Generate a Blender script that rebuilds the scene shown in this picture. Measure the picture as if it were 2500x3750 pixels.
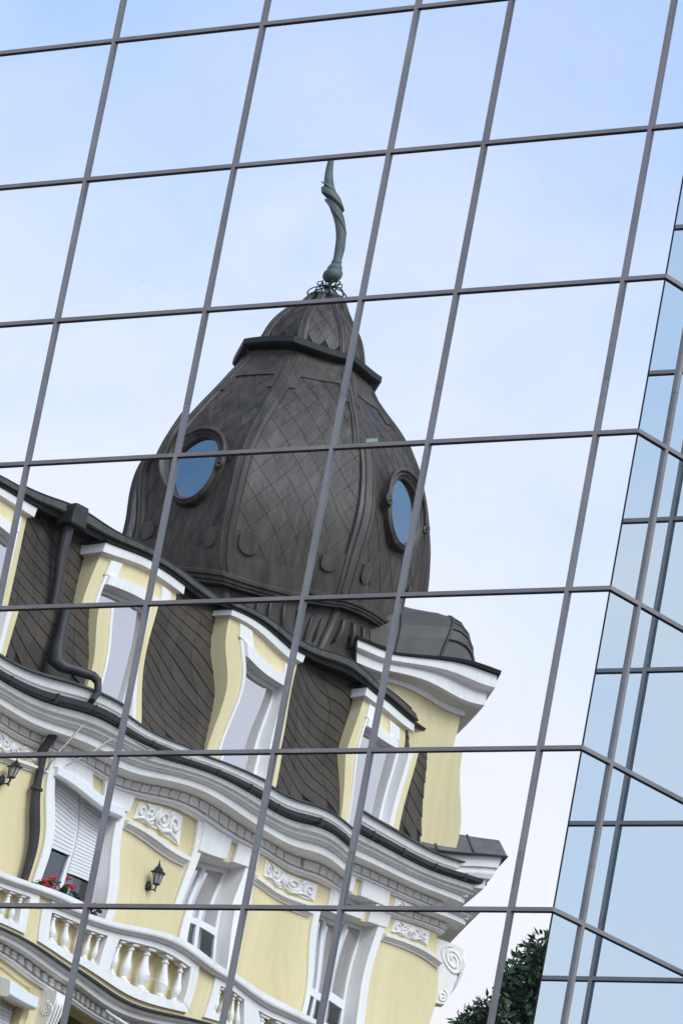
import bpy, bmesh, math, random
from mathutils import Vector, Matrix
from math import sin, cos, tan, pi, radians, sqrt

SC = bpy.context.scene
for o in list(bpy.data.objects):
    bpy.data.objects.remove(o)

# ------------------------------------------------------------------ camera
CAM = Vector((31.37408, -32.84844, 1.6))
YAW, PIT, ROL = -0.70768, 0.281585, 0.188808
fw = Vector((sin(YAW)*cos(PIT), cos(YAW)*cos(PIT), sin(PIT)))
rt = Vector((cos(YAW), -sin(YAW), 0))
up = rt.cross(fw)
r2 = cos(ROL)*rt + sin(ROL)*up
u2 = -sin(ROL)*rt + cos(ROL)*up
cd = bpy.data.cameras.new('camera')
cam = bpy.data.objects.new('camera', cd)
SC.collection.objects.link(cam)
M = Matrix.Identity(4)
for i in range(3):
    M[i][0] = r2[i]; M[i][1] = u2[i]; M[i][2] = -fw[i]; M[i][3] = CAM[i]
cam.matrix_world = M
cd.sensor_fit = 'VERTICAL'
cd.sensor_height = 36
cd.sensor_width = 24
cd.lens = 36*22019.6/3750
cd.clip_start = 0.5
cd.clip_end = 5000
SC.camera = cam

# ------------------------------------------------------------------ light
# direction to the sun: in front of the yellow house and towards its corner
ROT = radians(-92.547)                       # heading of the yellow house's long front
A2 = Vector((cos(ROT), sin(ROT), 0)); N2 = Vector((-sin(ROT), cos(ROT), 0))
SUN_EL = radians(43)
sd = (0.97*N2 - 0.26*A2).normalized()
sd = Vector((sd.x*cos(SUN_EL), sd.y*cos(SUN_EL), sin(SUN_EL)))
sl = bpy.data.lights.new('sun', 'SUN')
sl.energy = 1.5
sl.angle = radians(30)
sl.color = (1.0, 0.96, 0.90)
sun = bpy.data.objects.new('sun', sl)
SC.collection.objects.link(sun)
sun.rotation_euler = sd.to_track_quat('Z', 'Y').to_euler()
sun.location = (0, -20, 60)

w = bpy.data.worlds.new('World')
SC.world = w
w.use_nodes = True
nt = w.node_tree
for n in list(nt.nodes):
    nt.nodes.remove(n)
def wn(t): return nt.nodes.new(t)
out = wn('ShaderNodeOutputWorld'); bg = wn('ShaderNodeBackground')
sky = wn('ShaderNodeTexSky'); sky.sky_type = 'NISHITA'; sky.sun_disc = False
sky.sun_elevation = SUN_EL
sky.sun_rotation = math.atan2(sd.x, sd.y)
sky.air_density = 1.0; sky.dust_density = 0.4; sky.ozone_density = 3.0
tc = wn('ShaderNodeTexCoord'); sep = wn('ShaderNodeSeparateXYZ')
nt.links.new(tc.outputs['Generated'], sep.inputs[0])
ramp = wn('ShaderNodeValToRGB')               # thin cloud veil, thickest low down
ramp.color_ramp.interpolation = 'EASE'
e = ramp.color_ramp.elements
e[0].position = 0.20; e[0].color = (0.95, 0.95, 0.95, 1)
e[1].position = 0.44; e[1].color = (0.20, 0.20, 0.20, 1)
nt.links.new(sep.outputs[2], ramp.inputs[0])
mp = wn('ShaderNodeMapping'); mp.inputs['Scale'].default_value = (1, 1, 2.2)
noi = wn('ShaderNodeTexNoise'); noi.inputs['Scale'].default_value = 6.0
noi.inputs['Detail'].default_value = 6; noi.inputs['Roughness'].default_value = 0.55
noi.inputs['Distortion'].default_value = 0.6
nt.links.new(tc.outputs['Generated'], mp.inputs[0]); nt.links.new(mp.outputs[0], noi.inputs['Vector'])
mr = wn('ShaderNodeMapRange'); mr.inputs[1].default_value = 0.32; mr.inputs[2].default_value = 0.68
mr.inputs[3].default_value = -0.20; mr.inputs[4].default_value = 0.20
nt.links.new(noi.outputs[0], mr.inputs[0])
ad = wn('ShaderNodeMath'); ad.operation = 'ADD'; ad.use_clamp = True
nt.links.new(ramp.outputs[0], ad.inputs[0]); nt.links.new(mr.outputs[0], ad.inputs[1])
mix = wn('ShaderNodeMix'); mix.data_type = 'RGBA'
nt.links.new(ad.outputs[0], mix.inputs[0])
nt.links.new(sky.outputs[0], mix.inputs[6])
mix.inputs[7].default_value = (4.75, 4.2, 4.3, 1)
nt.links.new(mix.outputs[2], bg.inputs[0])
bg.inputs[1].default_value = 0.12
nt.links.new(bg.outputs[0], out.inputs[0])

vs = SC.view_settings
vs.view_transform = 'Standard'
vs.look = 'None'
vs.exposure = 1.2
vs.gamma = 1.0
vs.use_curve_mapping = False
SC.cycles.max_bounces = 10
SC.cycles.glossy_bounces = 8
SC.cycles.diffuse_bounces = 3
SC.cycles.use_denoising = True

# ------------------------------------------------------------------ materials
MATS = {}
def mat(name, col, rough=0.8, var=0.0, scale=4.0, metal=0.0, bump=0.0, col2=None, streak=False, spec=0.3, bscale=None):
    if name in MATS: return MATS[name]
    m = bpy.data.materials.new(name); m.use_nodes = True
    t = m.node_tree; b = t.nodes['Principled BSDF']
    b.inputs['Roughness'].default_value = rough
    b.inputs['Metallic'].default_value = metal
    b.inputs['Specular IOR Level'].default_value = spec
    c = (*col, 1)
    if var > 0 or col2:
        co = t.nodes.new('ShaderNodeNewGeometry'); mpp = t.nodes.new('ShaderNodeMapping')
        t.links.new(co.outputs['Position'], mpp.inputs[0])
        if streak: mpp.inputs['Scale'].default_value = (1, 1, 0.18)
        nz = t.nodes.new('ShaderNodeTexNoise'); nz.inputs['Scale'].default_value = scale
        nz.inputs['Detail'].default_value = 8; nz.inputs['Roughness'].default_value = 0.62
        t.links.new(mpp.outputs[0], nz.inputs['Vector'])
        rp = t.nodes.new('ShaderNodeValToRGB')
        rp.color_ramp.elements[0].position = 0.33; rp.color_ramp.elements[1].position = 0.68
        d = col2 if col2 else tuple(x*(1-var) for x in col)
        rp.color_ramp.elements[0].color = (*d, 1); rp.color_ramp.elements[1].color = c
        t.links.new(nz.outputs[0], rp.inputs[0])
        if streak:
            m3 = t.nodes.new('ShaderNodeMapping'); m3.inputs['Scale'].default_value = (14, 14, 0.7); t.links.new(co.outputs['Position'], m3.inputs[0])
            n3 = t.nodes.new('ShaderNodeTexNoise'); n3.inputs['Scale'].default_value = 1.0; n3.inputs['Detail'].default_value = 6; t.links.new(m3.outputs[0], n3.inputs['Vector'])
            r3 = t.nodes.new('ShaderNodeMapRange'); r3.inputs[1].default_value = 0.30; r3.inputs[2].default_value = 0.55; r3.inputs[3].default_value = 0.94; r3.inputs[4].default_value = 1.0
            t.links.new(n3.outputs[0], r3.inputs[0])
            x3 = t.nodes.new('ShaderNodeMix'); x3.data_type = 'RGBA'; x3.blend_type = 'MULTIPLY'; x3.inputs[0].default_value = 1
            t.links.new(rp.outputs[0], x3.inputs[6]); t.links.new(r3.outputs[0], x3.inputs[7]); t.links.new(x3.outputs[2], b.inputs['Base Color'])
        else:
            t.links.new(rp.outputs[0], b.inputs['Base Color'])
        # every piece a slightly different tone
        if bump:
            n2 = t.nodes.new('ShaderNodeTexNoise'); n2.inputs['Scale'].default_value = bscale or scale*6
            n2.inputs['Detail'].default_value = 5
            t.links.new(co.outputs['Position'], n2.inputs['Vector'])
            bp = t.nodes.new('ShaderNodeBump'); bp.inputs['Strength'].default_value = bump
            bp.inputs['Distance'].default_value = 0.01
            t.links.new(n2.outputs[0], bp.inputs['Height']); t.links.new(bp.outputs[0], b.inputs['Normal'])
    else:
        b.inputs['Base Color'].default_value = c
    MATS[name] = m
    return m

def tonal(m, lo=0.7, hi=1.25):
    """vary the base colour from object to object"""
    t = m.node_tree; b = t.nodes['Principled BSDF']
    oi = t.nodes.new('ShaderNodeObjectInfo'); mr = t.nodes.new('ShaderNodeMapRange')
    mr.inputs[3].default_value = lo; mr.inputs[4].default_value = hi
    t.links.new(oi.outputs['Random'], mr.inputs[0])
    mx = t.nodes.new('ShaderNodeMix'); mx.data_type = 'RGBA'; mx.blend_type = 'MULTIPLY'
    mx.inputs[0].default_value = 1
    l = b.inputs['Base Color'].links
    if l: t.links.new(l[0].from_socket, mx.inputs[6])
    else: mx.inputs[6].default_value = b.inputs['Base Color'].default_value
    t.links.new(mr.outputs[0], mx.inputs[7])
    t.links.new(mx.outputs[2], b.inputs['Base Color'])
    return m

YEL = mat('yellow_plaster', (0.82, 0.685, 0.395), 0.9, 0.16, 0.9, bump=0.15, streak=True, bscale=30)
WHT = mat('white_stucco', (0.90, 0.855, 0.805), 0.85, 0.12, 1.6, bump=0.15, streak=True, bscale=25)
PVC = mat('white_window_frame', (0.80, 0.80, 0.80), 0.4, 0.04, 3)
SLT = tonal(mat('roof_slate', (0.085, 0.067, 0.051), 0.7, 0, 1.2, col2=(0.046, 0.038, 0.030), bump=0.2, spec=0.25, bscale=30), 0.88, 1.12)
SLB = mat('slate_bed', (0.022, 0.019, 0.017), 0.85, 0.3, 5)
DSL = tonal(mat('dome_slate', (0.092, 0.072, 0.057), 0.50, 0, 7.0, col2=(0.034, 0.026, 0.021), bump=0.3, streak=True, spec=0.35, bscale=30), 0.85, 1.15)
LEAD = mat('lead_sheet', (0.095, 0.077, 0.062), 0.52, 0, 6.0, col2=(0.036, 0.029, 0.024), bump=0.25, streak=True, spec=0.4)
VERD = mat('weathered_copper', (0.080, 0.100, 0.092), 0.6, 0, 3.0, col2=(0.042, 0.048, 0.046), bump=0.2, spec=0.4)
FINI = mat('finial_copper', (0.125, 0.150, 0.135), 0.6, 0, 6.0, col2=(0.060, 0.080, 0.072), bump=0.2, spec=0.4)
SHLF = mat('grey_lead', (0.15, 0.148, 0.142), 0.6, 0, 2.0, col2=(0.08, 0.08, 0.078), bump=0.1, spec=0.3)
BRL = mat('barrel_sheet', (0.092, 0.080, 0.066), 0.55, 0, 1.6, col2=(0.050, 0.042, 0.035), bump=0.2, streak=True, spec=0.4)
ZINC = mat('zinc_flashing', (0.095, 0.088, 0.072), 0.75, 0, 4.0, col2=(0.05, 0.050, 0.044), bump=0.1, spec=0.2)
BLK = mat('black_gutter', (0.022, 0.024, 0.024), 0.5, 0.4, 4, spec=0.4)
PIPE = mat('dark_downpipe', (0.045, 0.042, 0.042), 0.5, 0.4, 5, spec=0.4)
IRON = mat('black_iron', (0.012, 0.014, 0.013), 0.45, spec=0.5)
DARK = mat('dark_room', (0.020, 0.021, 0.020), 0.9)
CURT = mat('grey_curtain', (0.50, 0.50, 0.50), 0.9, 0.2, 6)
SHUT = mat('shutter_slat', (0.78, 0.76, 0.75), 0.5)
MULL = tonal(mat('grey_mullion', (0.35, 0.352, 0.345), 0.42, 0.25, 2.2, spec=0.5, bump=0.03), 0.9, 1.12)
GASK = mat('black_gasket', (0.012, 0.013, 0.014), 0.6)
CORE = mat('office_core', (0.04, 0.04, 0.045), 0.9)
ASPH = mat('asphalt', (0.055, 0.055, 0.056), 0.9, 0.35, 0.5, bump=0.3)
PAVE = mat('paving', (0.30, 0.29, 0.27), 0.85, 0.2, 1.0, bump=0.2)
LEAF = mat('leaf', (0.050, 0.085, 0.040), 0.5, 0, 1.3, col2=(0.022, 0.042, 0.022), spec=0.4)
BARK = mat('bark', (0.07, 0.055, 0.042), 0.9, 0.4, 6, bump=0.5)
GLEAF = mat('geranium_leaf', (0.05, 0.10, 0.035), 0.6, 0.4, 9)
REDF = mat('geranium_red', (0.65, 0.03, 0.045), 0.6, 0.3, 15)
CLAY = mat('clay_pot', (0.38, 0.16, 0.09), 0.85, 0.2, 8)
AMBR = mat('lantern_glass', (0.30, 0.31, 0.28), 0.15, spec=0.6)
PGRN = mat('pale_green_sheet', (0.55, 0.72, 0.50), 0.7, 0.08, 10)
CABL = mat('white_cable', (0.62, 0.62, 0.60), 0.5)

def mirror_glass(name, tint, dust=0.02, rough=0.0):
    m = bpy.data.materials.new(name); m.use_nodes = True
    t = m.node_tree
    for n in list(t.nodes): t.nodes.remove(n)
    o = t.nodes.new('ShaderNodeOutputMaterial')
    g = t.nodes.new('ShaderNodeBsdfGlossy'); g.inputs['Color'].default_value = (*tint, 1); g.inputs['Roughness'].default_value = rough
    d = t.nodes.new('ShaderNodeBsdfDiffuse'); d.inputs['Color'].default_value = (0.55, 0.56, 0.55, 1)
    co = t.nodes.new('ShaderNodeTexCoord')
    nz = t.nodes.new('ShaderNodeTexNoise'); nz.inputs['Scale'].default_value = 3.0; nz.inputs['Detail'].default_value = 10
    nz.inputs['Roughness'].default_value = 0.7
    t.links.new(co.outputs['Object'], nz.inputs['Vector'])
    mr = t.nodes.new('ShaderNodeMapRange'); mr.inputs[1].default_value = 0.45; mr.inputs[2].default_value = 0.85
    mr.inputs[3].default_value = dust*0.35; mr.inputs[4].default_value = dust*2.5
    t.links.new(nz.outputs[0], mr.inputs[0])
    mx = t.nodes.new('ShaderNodeMixShader')
    t.links.new(mr.outputs[0], mx.inputs[0]); t.links.new(g.outputs[0], mx.inputs[1]); t.links.new(d.outputs[0], mx.inputs[2])
    t.links.new(mx.outputs[0], o.inputs[0])
    return m
MIR2 = mirror_glass('reflective_glass_wing', (0.665, 0.765, 0.810), 0.016)
MIR = mirror_glass('reflective_glass', (0.71, 0.81, 0.865), 0.016)
WGL = mirror_glass('window_glass', (0.66, 0.64, 0.63), 0.06)
OGL = mirror_glass('oval_window_glass', (0.32, 0.39, 0.40), 0.03)
def clear_glass():
    m = bpy.data.materials.new('clear_glass'); m.use_nodes = True
    t = m.node_tree
    for n in list(t.nodes): t.nodes.remove(n)
    o = t.nodes.new('ShaderNodeOutputMaterial')
    g = t.nodes.new('ShaderNodeBsdfGlossy'); g.inputs['Roughness'].default_value = 0.0; g.inputs['Color'].default_value = (0.9, 0.95, 1, 1)
    tr = t.nodes.new('ShaderNodeBsdfTransparent'); tr.inputs['Color'].default_value = (0.8, 0.84, 0.82, 1)
    mx = t.nodes.new('ShaderNodeMixShader'); mx.inputs[0].default_value = 0.16
    t.links.new(tr.outputs[0], mx.inputs[1]); t.links.new(g.outputs[0], mx.inputs[2]); t.links.new(mx.outputs[0], o.inputs[0])
    return m
CGL = clear_glass()

# ------------------------------------------------------------------ mesh helpers
COL = SC.collection
def link(o, parent=None):
    COL.objects.link(o)
    if parent is not None: o.parent = parent
    return o
def empty(name, loc=(0, 0, 0), rz=0, parent=None):
    o = bpy.data.objects.new(name, None); o.location = loc; o.rotation_euler = (0, 0, rz)
    return link(o, parent)
def tag(o, label, cat, group=None, kind=None):
    if label: o['label'] = label
    if cat: o['category'] = cat
    if group: o['group'] = group
    if kind: o['kind'] = kind
    return o

class MB:
    def __init__(s): s.v = []; s.f = []
    def quad(s, *p):
        i = len(s.v); s.v += [tuple(q) for q in p]; s.f.append(tuple(range(i, i+len(p)))); return s
    def box(s, x0, x1, y0, y1, z0, z1):
        i = len(s.v)
        s.v += [(x0,y0,z0),(x1,y0,z0),(x1,y1,z0),(x0,y1,z0),(x0,y0,z1),(x1,y0,z1),(x1,y1,z1),(x0,y1,z1)]
        s.f += [(i,i+3,i+2,i+1),(i+4,i+5,i+6,i+7),(i,i+1,i+5,i+4),(i+1,i+2,i+6,i+5),(i+2,i+3,i+7,i+6),(i+3,i,i+4,i+7)]
        return s
    def prism(s, poly, axis, a, b):
        """poly: list of 2D points; axis 'x' -> (y,z) extruded along x, 'y' -> (x,z), 'z' -> (x,y)"""
        def mk(p, t): return {'x': (t, p[0], p[1]), 'y': (p[0], t, p[1]), 'z': (p[0], p[1], t)}[axis]
        n = len(poly); i = len(s.v)
        s.v += [mk(p, a) for p in poly] + [mk(p, b) for p in poly]
        s.f += [tuple(range(i, i+n))[::-1], tuple(range(i+n, i+2*n))]
        s.f += [(i+k, i+(k+1) % n, i+n+(k+1) % n, i+n+k) for k in range(n)]
        return s
    def tube(s, pts, r, n=8, cap=True):
        pts = [Vector(p) for p in pts]; i = len(s.v); L = len(pts)
        rr = r if isinstance(r, (list, tuple)) else [r]*L
        ref = None
        for k, p in enumerate(pts):
            d = (pts[min(k+1, L-1)] - pts[max(k-1, 0)]).normalized()
            if ref is None:
                ref = d.cross(Vector((0, 0, 1)))
                if ref.length < 0.1: ref = d.cross(Vector((1, 0, 0)))
                ref.normalize()
            else:
                ref = (ref - d*ref.dot(d))
                if ref.length < 1e-4: ref = d.orthogonal()
                ref.normalize()
            u = d.cross(ref)
            for j in range(n):
                a = 2*pi*j/n
                s.v.append(tuple(p + rr[k]*(cos(a)*ref + sin(a)*u)))
        for k in range(L-1):
            for j in range(n):
                a = i+k*n+j; b = i+k*n+(j+1) % n
                s.f.append((a, b, b+n, a+n))
        if cap:
            s.f.append(tuple(i+j for j in range(n))[::-1]); s.f.append(tuple(i+(L-1)*n+j for j in range(n)))
        return s
    def lathe(s, prof, c=(0, 0, 0), n=16):
        i = len(s.v)
        for (r, z) in prof:
            for j in range(n):
                a = 2*pi*j/n
                s.v.append((c[0]+r*cos(a), c[1]+r*sin(a), c[2]+z))
        for k in range(len(prof)-1):
            for j in range(n):
                a = i+k*n+j; b = i+k*n+(j+1) % n
                s.f.append((a, b, b+n, a+n))
        s.f.append(tuple(i+j for j in range(n))[::-1]); s.f.append(tuple(i+(len(prof)-1)*n+j for j in range(n)))
        return s
    def sweep(s, prof, path, closed=False):
        """prof: closed polygon of (out, z); path: plan polyline (x, y), 'out' is to its left, corners mitred"""
        n = len(path); m = len(prof); i = len(s.v)
        P = [Vector(p) for p in path]
        def nrm(a, b):
            d = (b-a).normalized(); return Vector((-d.y, d.x))
        for k in range(n):
            if closed:
                n1 = nrm(P[k-1], P[k]); n2 = nrm(P[k], P[(k+1) % n])
            else:
                n1 = nrm(P[max(k-1, 0)], P[max(k, 1)]) if k > 0 else nrm(P[0], P[1])
                n2 = nrm(P[k], P[k+1]) if k < n-1 else n1
            mt = (n1+n2); mt = mt/ (1 + n1.dot(n2))
            for (o, z) in prof:
                s.v.append((P[k].x+mt.x*o, P[k].y+mt.y*o, z))
        for k in range(n if closed else n-1):
            k2 = (k+1) % n
            for j in range(m):
                a = i+k*m+j; b = i+k*m+(j+1) % m; c = i+k2*m+(j+1) % m; d = i+k2*m+j
                s.f.append((a, b, c, d))
        if not closed:
            s.f.append(tuple(i+j for j in range(m))); s.f.append(tuple(i+(n-1)*m+j for j in range(m))[::-1])
        return s
    def mesh(s, name, m, smooth=False):
        me = bpy.data.meshes.new(name); me.from_pydata(s.v, [], s.f); me.validate()
        bm = bmesh.new(); bm.from_mesh(me); bmesh.ops.recalc_face_normals(bm, faces=bm.faces); bm.to_mesh(me); bm.free()
        me.materials.append(m)
        if smooth:
            for p in me.polygons: p.use_smooth = True
        return me
    def build(s, name, m, parent=None, smooth=False, loc=None, label=None, bevel=0, angle=None):
        o = bpy.data.objects.new(name, s.mesh(name, m, smooth)); link(o, parent)
        if loc: o.location = loc
        if label: o['label'] = label
        if bevel:
            b = o.modifiers.new('bevel', 'BEVEL'); b.width = bevel; b.segments = 2; b.limit_method = 'ANGLE'
        if angle:
            try: o.data.set_sharp_from_angle(angle=radians(angle))
            except Exception: pass
        return o

def inst(name, me, parent, loc, rot=None, scale=None):
    o = bpy.data.objects.new(name, me); link(o, parent); o.location = loc
    if rot: o.rotation_euler = rot
    if scale: o.scale = scale
    return o

def wall_holes(mb, x0, x1, z0, z1, holes, y, depth, rev=None):
    """front face at y with rectangular holes and reveals going back by depth"""
    xs = sorted({x0, x1, *[h[0] for h in holes], *[h[1] for h in holes]})
    zs = sorted({z0, z1, *[h[2] for h in holes], *[h[3] for h in holes]})
    for a, b in zip(xs, xs[1:]):
        for c, d in zip(zs, zs[1:]):
            mx, mz = (a+b)/2, (c+d)/2
            if any(h[0] < mx < h[1] and h[2] < mz < h[3] for h in holes): continue
            mb.quad((a, y, c), (b, y, c), (b, y, d), (a, y, d))
    for (a, b, c, d) in holes:
        yb = y-depth
        rv = rev if rev is not None else mb
        rv.quad((a, y, c), (a, yb, c), (a, yb, d), (a, y, d)); rv.quad((b, y, c), (b, yb, c), (b, yb, d), (b, y, d))
        rv.quad((a, y, d), (b, y, d), (b, yb, d), (a, yb, d)); rv.quad((a, y, c), (b, y, c), (b, yb, c), (a, yb, c))

# ------------------------------------------------------------------ the ground
g = MB(); g.quad((-900, -900, 0), (900, -900, 0), (900, 900, 0), (-900, 900, 0))
tag(g.build('street', ASPH), None, None, kind='structure')
g = MB(); g.box(-40, 40, -5.5, 6, 0.0, 0.12)
tag(g.build('pavement', PAVE, bevel=0.02), None, None, kind='structure')

# ------------------------------------------------------------------ the glass office building
H = 1.2                                   # row height
ZR = 18.227                               # height of transom row 0
XC = [0.0, 1.534, 3.071, 3.983, 5.526, 5.898]   # mullion lines of the front; the last is the corner
XL = [-9.21, -7.67, -6.14, -5.22, -3.68, -1.535] 
XL = [-7.22, -5.69, -4.15, -3.07, -1.535]
cols = XL + XC
ROWS = list(range(-5, 15))                # row r sits at ZR - H*r
ztop = ZR + 5*H; zbot = ZR - 15*H
D_REC = 1.838                             # depth of the step to the recessed wing
office = empty('glass_office_building', (0, 0, 0))
tag(office, 'modern office building clad in reflective glass panes with grey mullions and a stepped corner', 'office building')
rnd = random.Random(11)
body = MB()
body.box(XL[0]-0.05, XC[-1]-0.12, 0.10, 9.0, 0.12, ztop+0.05)
body.box(XC[-1]-0.119, 16.0, D_REC+0.10, 9.001, 0.121, ztop+0.049)
body.build('core', CORE, office)
cop = MB(); cop.sweep([(0.06, ztop+0.05), (0.06, ztop+0.25), (-0.3, ztop+0.25), (-0.3, ztop+0.05)],
                      [(16.0, D_REC), (XC[-1], D_REC), (XC[-1], 0.0), (XL[0], 0.0)])
NN = 34
def h_pane(x, y, P, ph):
    a, t, gx, gz, nx = P
    cx = cos(pi*x/2)**2; cy = cos(pi*y/2)**2
    v = a*cx*cy + t*x*y + gx*x + gz*y
    v += nx*(sin(2.1*x+1.3*y+ph[0])*0.5 + 0.35*sin(3.7*y-1.1*x+ph[1]) + 0.25*sin(4.3*x+ph[2]))
    return v
def pane(xa, xb, za, zb, P=None, n=NN, gl=MIR):
    """one sheet in local x,z about its centre; bulge along +y is away from the street"""
    hw, hh = (xb-xa)/2-0.006, (zb-za)/2-0.006
    pr = random.Random(int(xa*1000)*7+int(za*1000)); ph = [pr.uniform(0, 6.3) for _ in range(3)]
    mb = MB()
    for j in range(n+1):
        for i in range(n+1):
            x = -1+2*i/n; y = -1+2*j/n
            mb.v.append((x*hw, h_pane(x, y, P, ph) if P else 0.0, y*hh))
    for j in range(n):
        for i in range(n):
            a = j*(n+1)+i
            mb.f.append((a, a+1, a+n+2, a+n+1))
    me = bpy.data.meshes.new('pane'); me.from_pydata(mb.v, [], mb.f)
    me.materials.append(gl)
    for p in me.polygons: p.use_smooth = True
    return me
# per pane: (pillow px, twist px, shift right px, shift up px) in picture terms, tuned to how each sheet bends its image
PX = 1/14050.0; PZ = 1/10700.0
TUNE = {
 (1, 1): (30, -24, -16, 13),
 (1, 2): (7, 4, 0, 0), (2, 2): (6, 0, 3, 0), (0, 2): (12, 5, 0, 0),
 (1, 3): (7, -6, 0, 0), (2, 3): (8, 4, 9, 0), (3, 3): (10, 0, 18, 0), (3, 6): (14, 4, 22, 0), (0, 3): (20, 6, -14, 14), (1, 4): (20, -9, -5, 4), (0, 4): (22, 7, 0, 6), (2, 4): (18, 6, 4, 0),
 (-1, 5): (14, 5, 4, 0), (0, 5): (16, -7, 0, 2), (1, 5): (18, 6, -4, 0), (2, 5): (16, -5, 5, 6), (0, 6): (11, -8, 3, 0), (-1, 6): (10, 5, 0, 0), (1, 6): (12, 7, -3, 0),
 (3, 5): (20, 0, 20, 50),
 (3, 4): (18, 0, -22, 4),
}
def params(c, r, hw, hh):
    rnd = random.Random(1000+c*37+r*101)
    q = TUNE.get((c, r))
    if q is None:
        q = (rnd.uniform(13, 25), rnd.uniform(-9, 9), rnd.uniform(-8, 8), rnd.uniform(-8, 8)) if c != 4 else (5, 0, 0, 0)
    a, t, sx, sz = q
    # content moves right by s px when dh/dx = -s*PX
    return (a*PX*hw*2/pi, -t*PX*hw, -sx*PX*hw, -sz*PZ*hh, rnd.uniform(0.5, 1.0)*(7 if c != 4 else 3)*PX*hw)
plain = {}
for ci in range(len(cols)-1):
    xa, xb = cols[ci], cols[ci+1]
    c = ci - len(XL)                        # pane c lies right of mullion c
    for r in ROWS:
        za, zb = ZR-H*(r+1), ZR-H*r         # pane r hangs below transom r
        hw, hh = (xb-xa)/2, H/2
        if -2 <= c and -2 <= r <= 7:
            me = pane(xa, xb, za, zb, params(c, r, hw, hh))
        else:
            k = round(xb-xa, 3)
            if k not in plain: plain[k] = pane(xa, xb, za, zb, params(-9, -9, hw, hh), 16)
            me = plain[k]
        inst('pane', me, office, ((xa+xb)/2, 0, (za+zb)/2))
# side of the step, and the recessed wing
side = [0.0, 0.352, D_REC]
for a, b in zip(side, side[1:]):
    for r in ROWS:
        za, zb = ZR-H*(r+1), ZR-H*r
        me = pane(a, b, za, zb, (0.00006*rnd.uniform(.5, 1), 0.00002*rnd.uniform(-1, 1), 0, 0, 0.00002), 16, MIR2)
        inst('pane', me, office, (XC[-1], (a+b)/2, (za+zb)/2), (0, 0, pi/2))
wing = [XC[-1], XC[-1]+0.955, XC[-1]+2.49, XC[-1]+4.03, XC[-1]+5.56, XC[-1]+7.1, XC[-1]+8.63, 16.0]
for a, b in zip(wing, wing[1:]):
    me = pane(a, b, 0, H, (0.00008, 0.00003, 0, 0, 0.00003), 16, MIR2)
    for r in ROWS:
        inst('pane', me, office, ((a+b)/2, D_REC, ZR-H*(r+0.5)))
CW, CD = 0.035, 0.021                      # cap width and projection
def vcap(x, y, rz=0, nm='mullion'):
    """a vertical cover cap in storey lengths with a hairline joint"""
    seg = 3*H; z = zbot
    while z < ztop-0.01:
        z1 = min(z+seg, ztop)
        b = MB(); b.box(-CW/2, CW/2, -CD, 0.0, z+0.0015-z, z1-0.0015-z)
        k = ('v', round(z1-z, 3))
        if k not in plain: plain[k] = b.mesh('mullion', MULL)
        inst(nm, plain[k], office, (x, y, z), (0, 0, rz))
        z = z1
zbot = ZR - H*15 + 0.35*H
for x in cols[:-1]: vcap(x, 0.0)
for d in side[1:2]: vcap(XC[-1], d, pi/2)
for x in wing[1:-1]: vcap(x, D_REC)
TW, TD = 0.030, 0.021
def hcap(xa, xb, y, z, rz=0):
    L = xb-xa
    k = ('h', round(L, 3))
    if k not in plain:
        b = MB(); b.box(0, L, -TD, 0, -TW/2, TW/2); plain[k] = b.mesh('transom', MULL)
        b = MB(); b.box(0, L, -TD+0.006, -0.0005, -TW/2-0.006, -TW/2+0.001); plain[k+('g',)] = b.mesh('gasket', GASK)
    inst('transom', plain[k], office, (xa, y, z) if not rz else (XC[-1], y, z), (0, 0, rz))
    inst('gasket', plain[k+('g',)], office, (xa, y, z) if not rz else (XC[-1], y, z), (0, 0, rz))
for r in range(-5, 16):
    z = ZR-H*r
    for xa, xb in zip(cols, cols[1:]):
        x1 = xb-CW/2 if xb != XC[-1] else XC[-1]+0.0
        hcap(xa+CW/2, x1, 0.0, z)
    # mitred corner piece and the side of the step
    b = MB(); b.prism([(XC[-1], 0.0), (XC[-1], -TD), (XC[-1]+TD, -TD), (XC[-1]+TD, 0.0)], 'z', z-TW/2, z+TW/2)
    if ('corner',) not in plain:
        q = MB(); q.box(0.0, TD, -TD, 0, -TW/2, TW/2); plain[('corner',)] = q.mesh('transom', MULL)
    inst('transom', plain[('corner',)], office, (XC[-1], 0, z))
    L1 = 0.352-CW/2
    for (ya, yb) in ((0.0, side[1]-CW/2), (side[1]+CW/2, D_REC-TD)):
        k = ('s', round(yb-ya, 3))
        if k not in plain:
            q = MB(); q.box(0, TD, 0, yb-ya, -TW/2, TW/2); plain[k] = q.mesh('transom', MULL)
            q = MB(); q.box(0.0005, TD-0.006, 0.0, yb-ya, -TW/2-0.006, -TW/2+0.001); plain[k+('g',)] = q.mesh('gasket', GASK)
        inst('transom', plain[k], office, (XC[-1], ya, z)); inst('gasket', plain[k+('g',)], office, (XC[-1], ya, z))
    for xa, xb in zip(wing, wing[1:]):
        hcap(xa+(CW/2 if xa != wing[0] else TD), xb-CW/2, D_REC, z)
q = MB(); q.box(XC[-1]-0.004, XC[-1]+0.005, -0.005, 0.004, zbot, ztop); q.build('corner_bead', GASK, office)

st = MB(); st.box(3.382, 3.488, -0.004, -0.002, 14.627+0.024, 14.682)  # flat sheet on the glass stands in for a green container behind it
sto = st.build('green_stand_in', PGRN); tag(sto, 'pale green sheet low on a glass pane over the dome, standing in for a container behind it', 'label')

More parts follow.
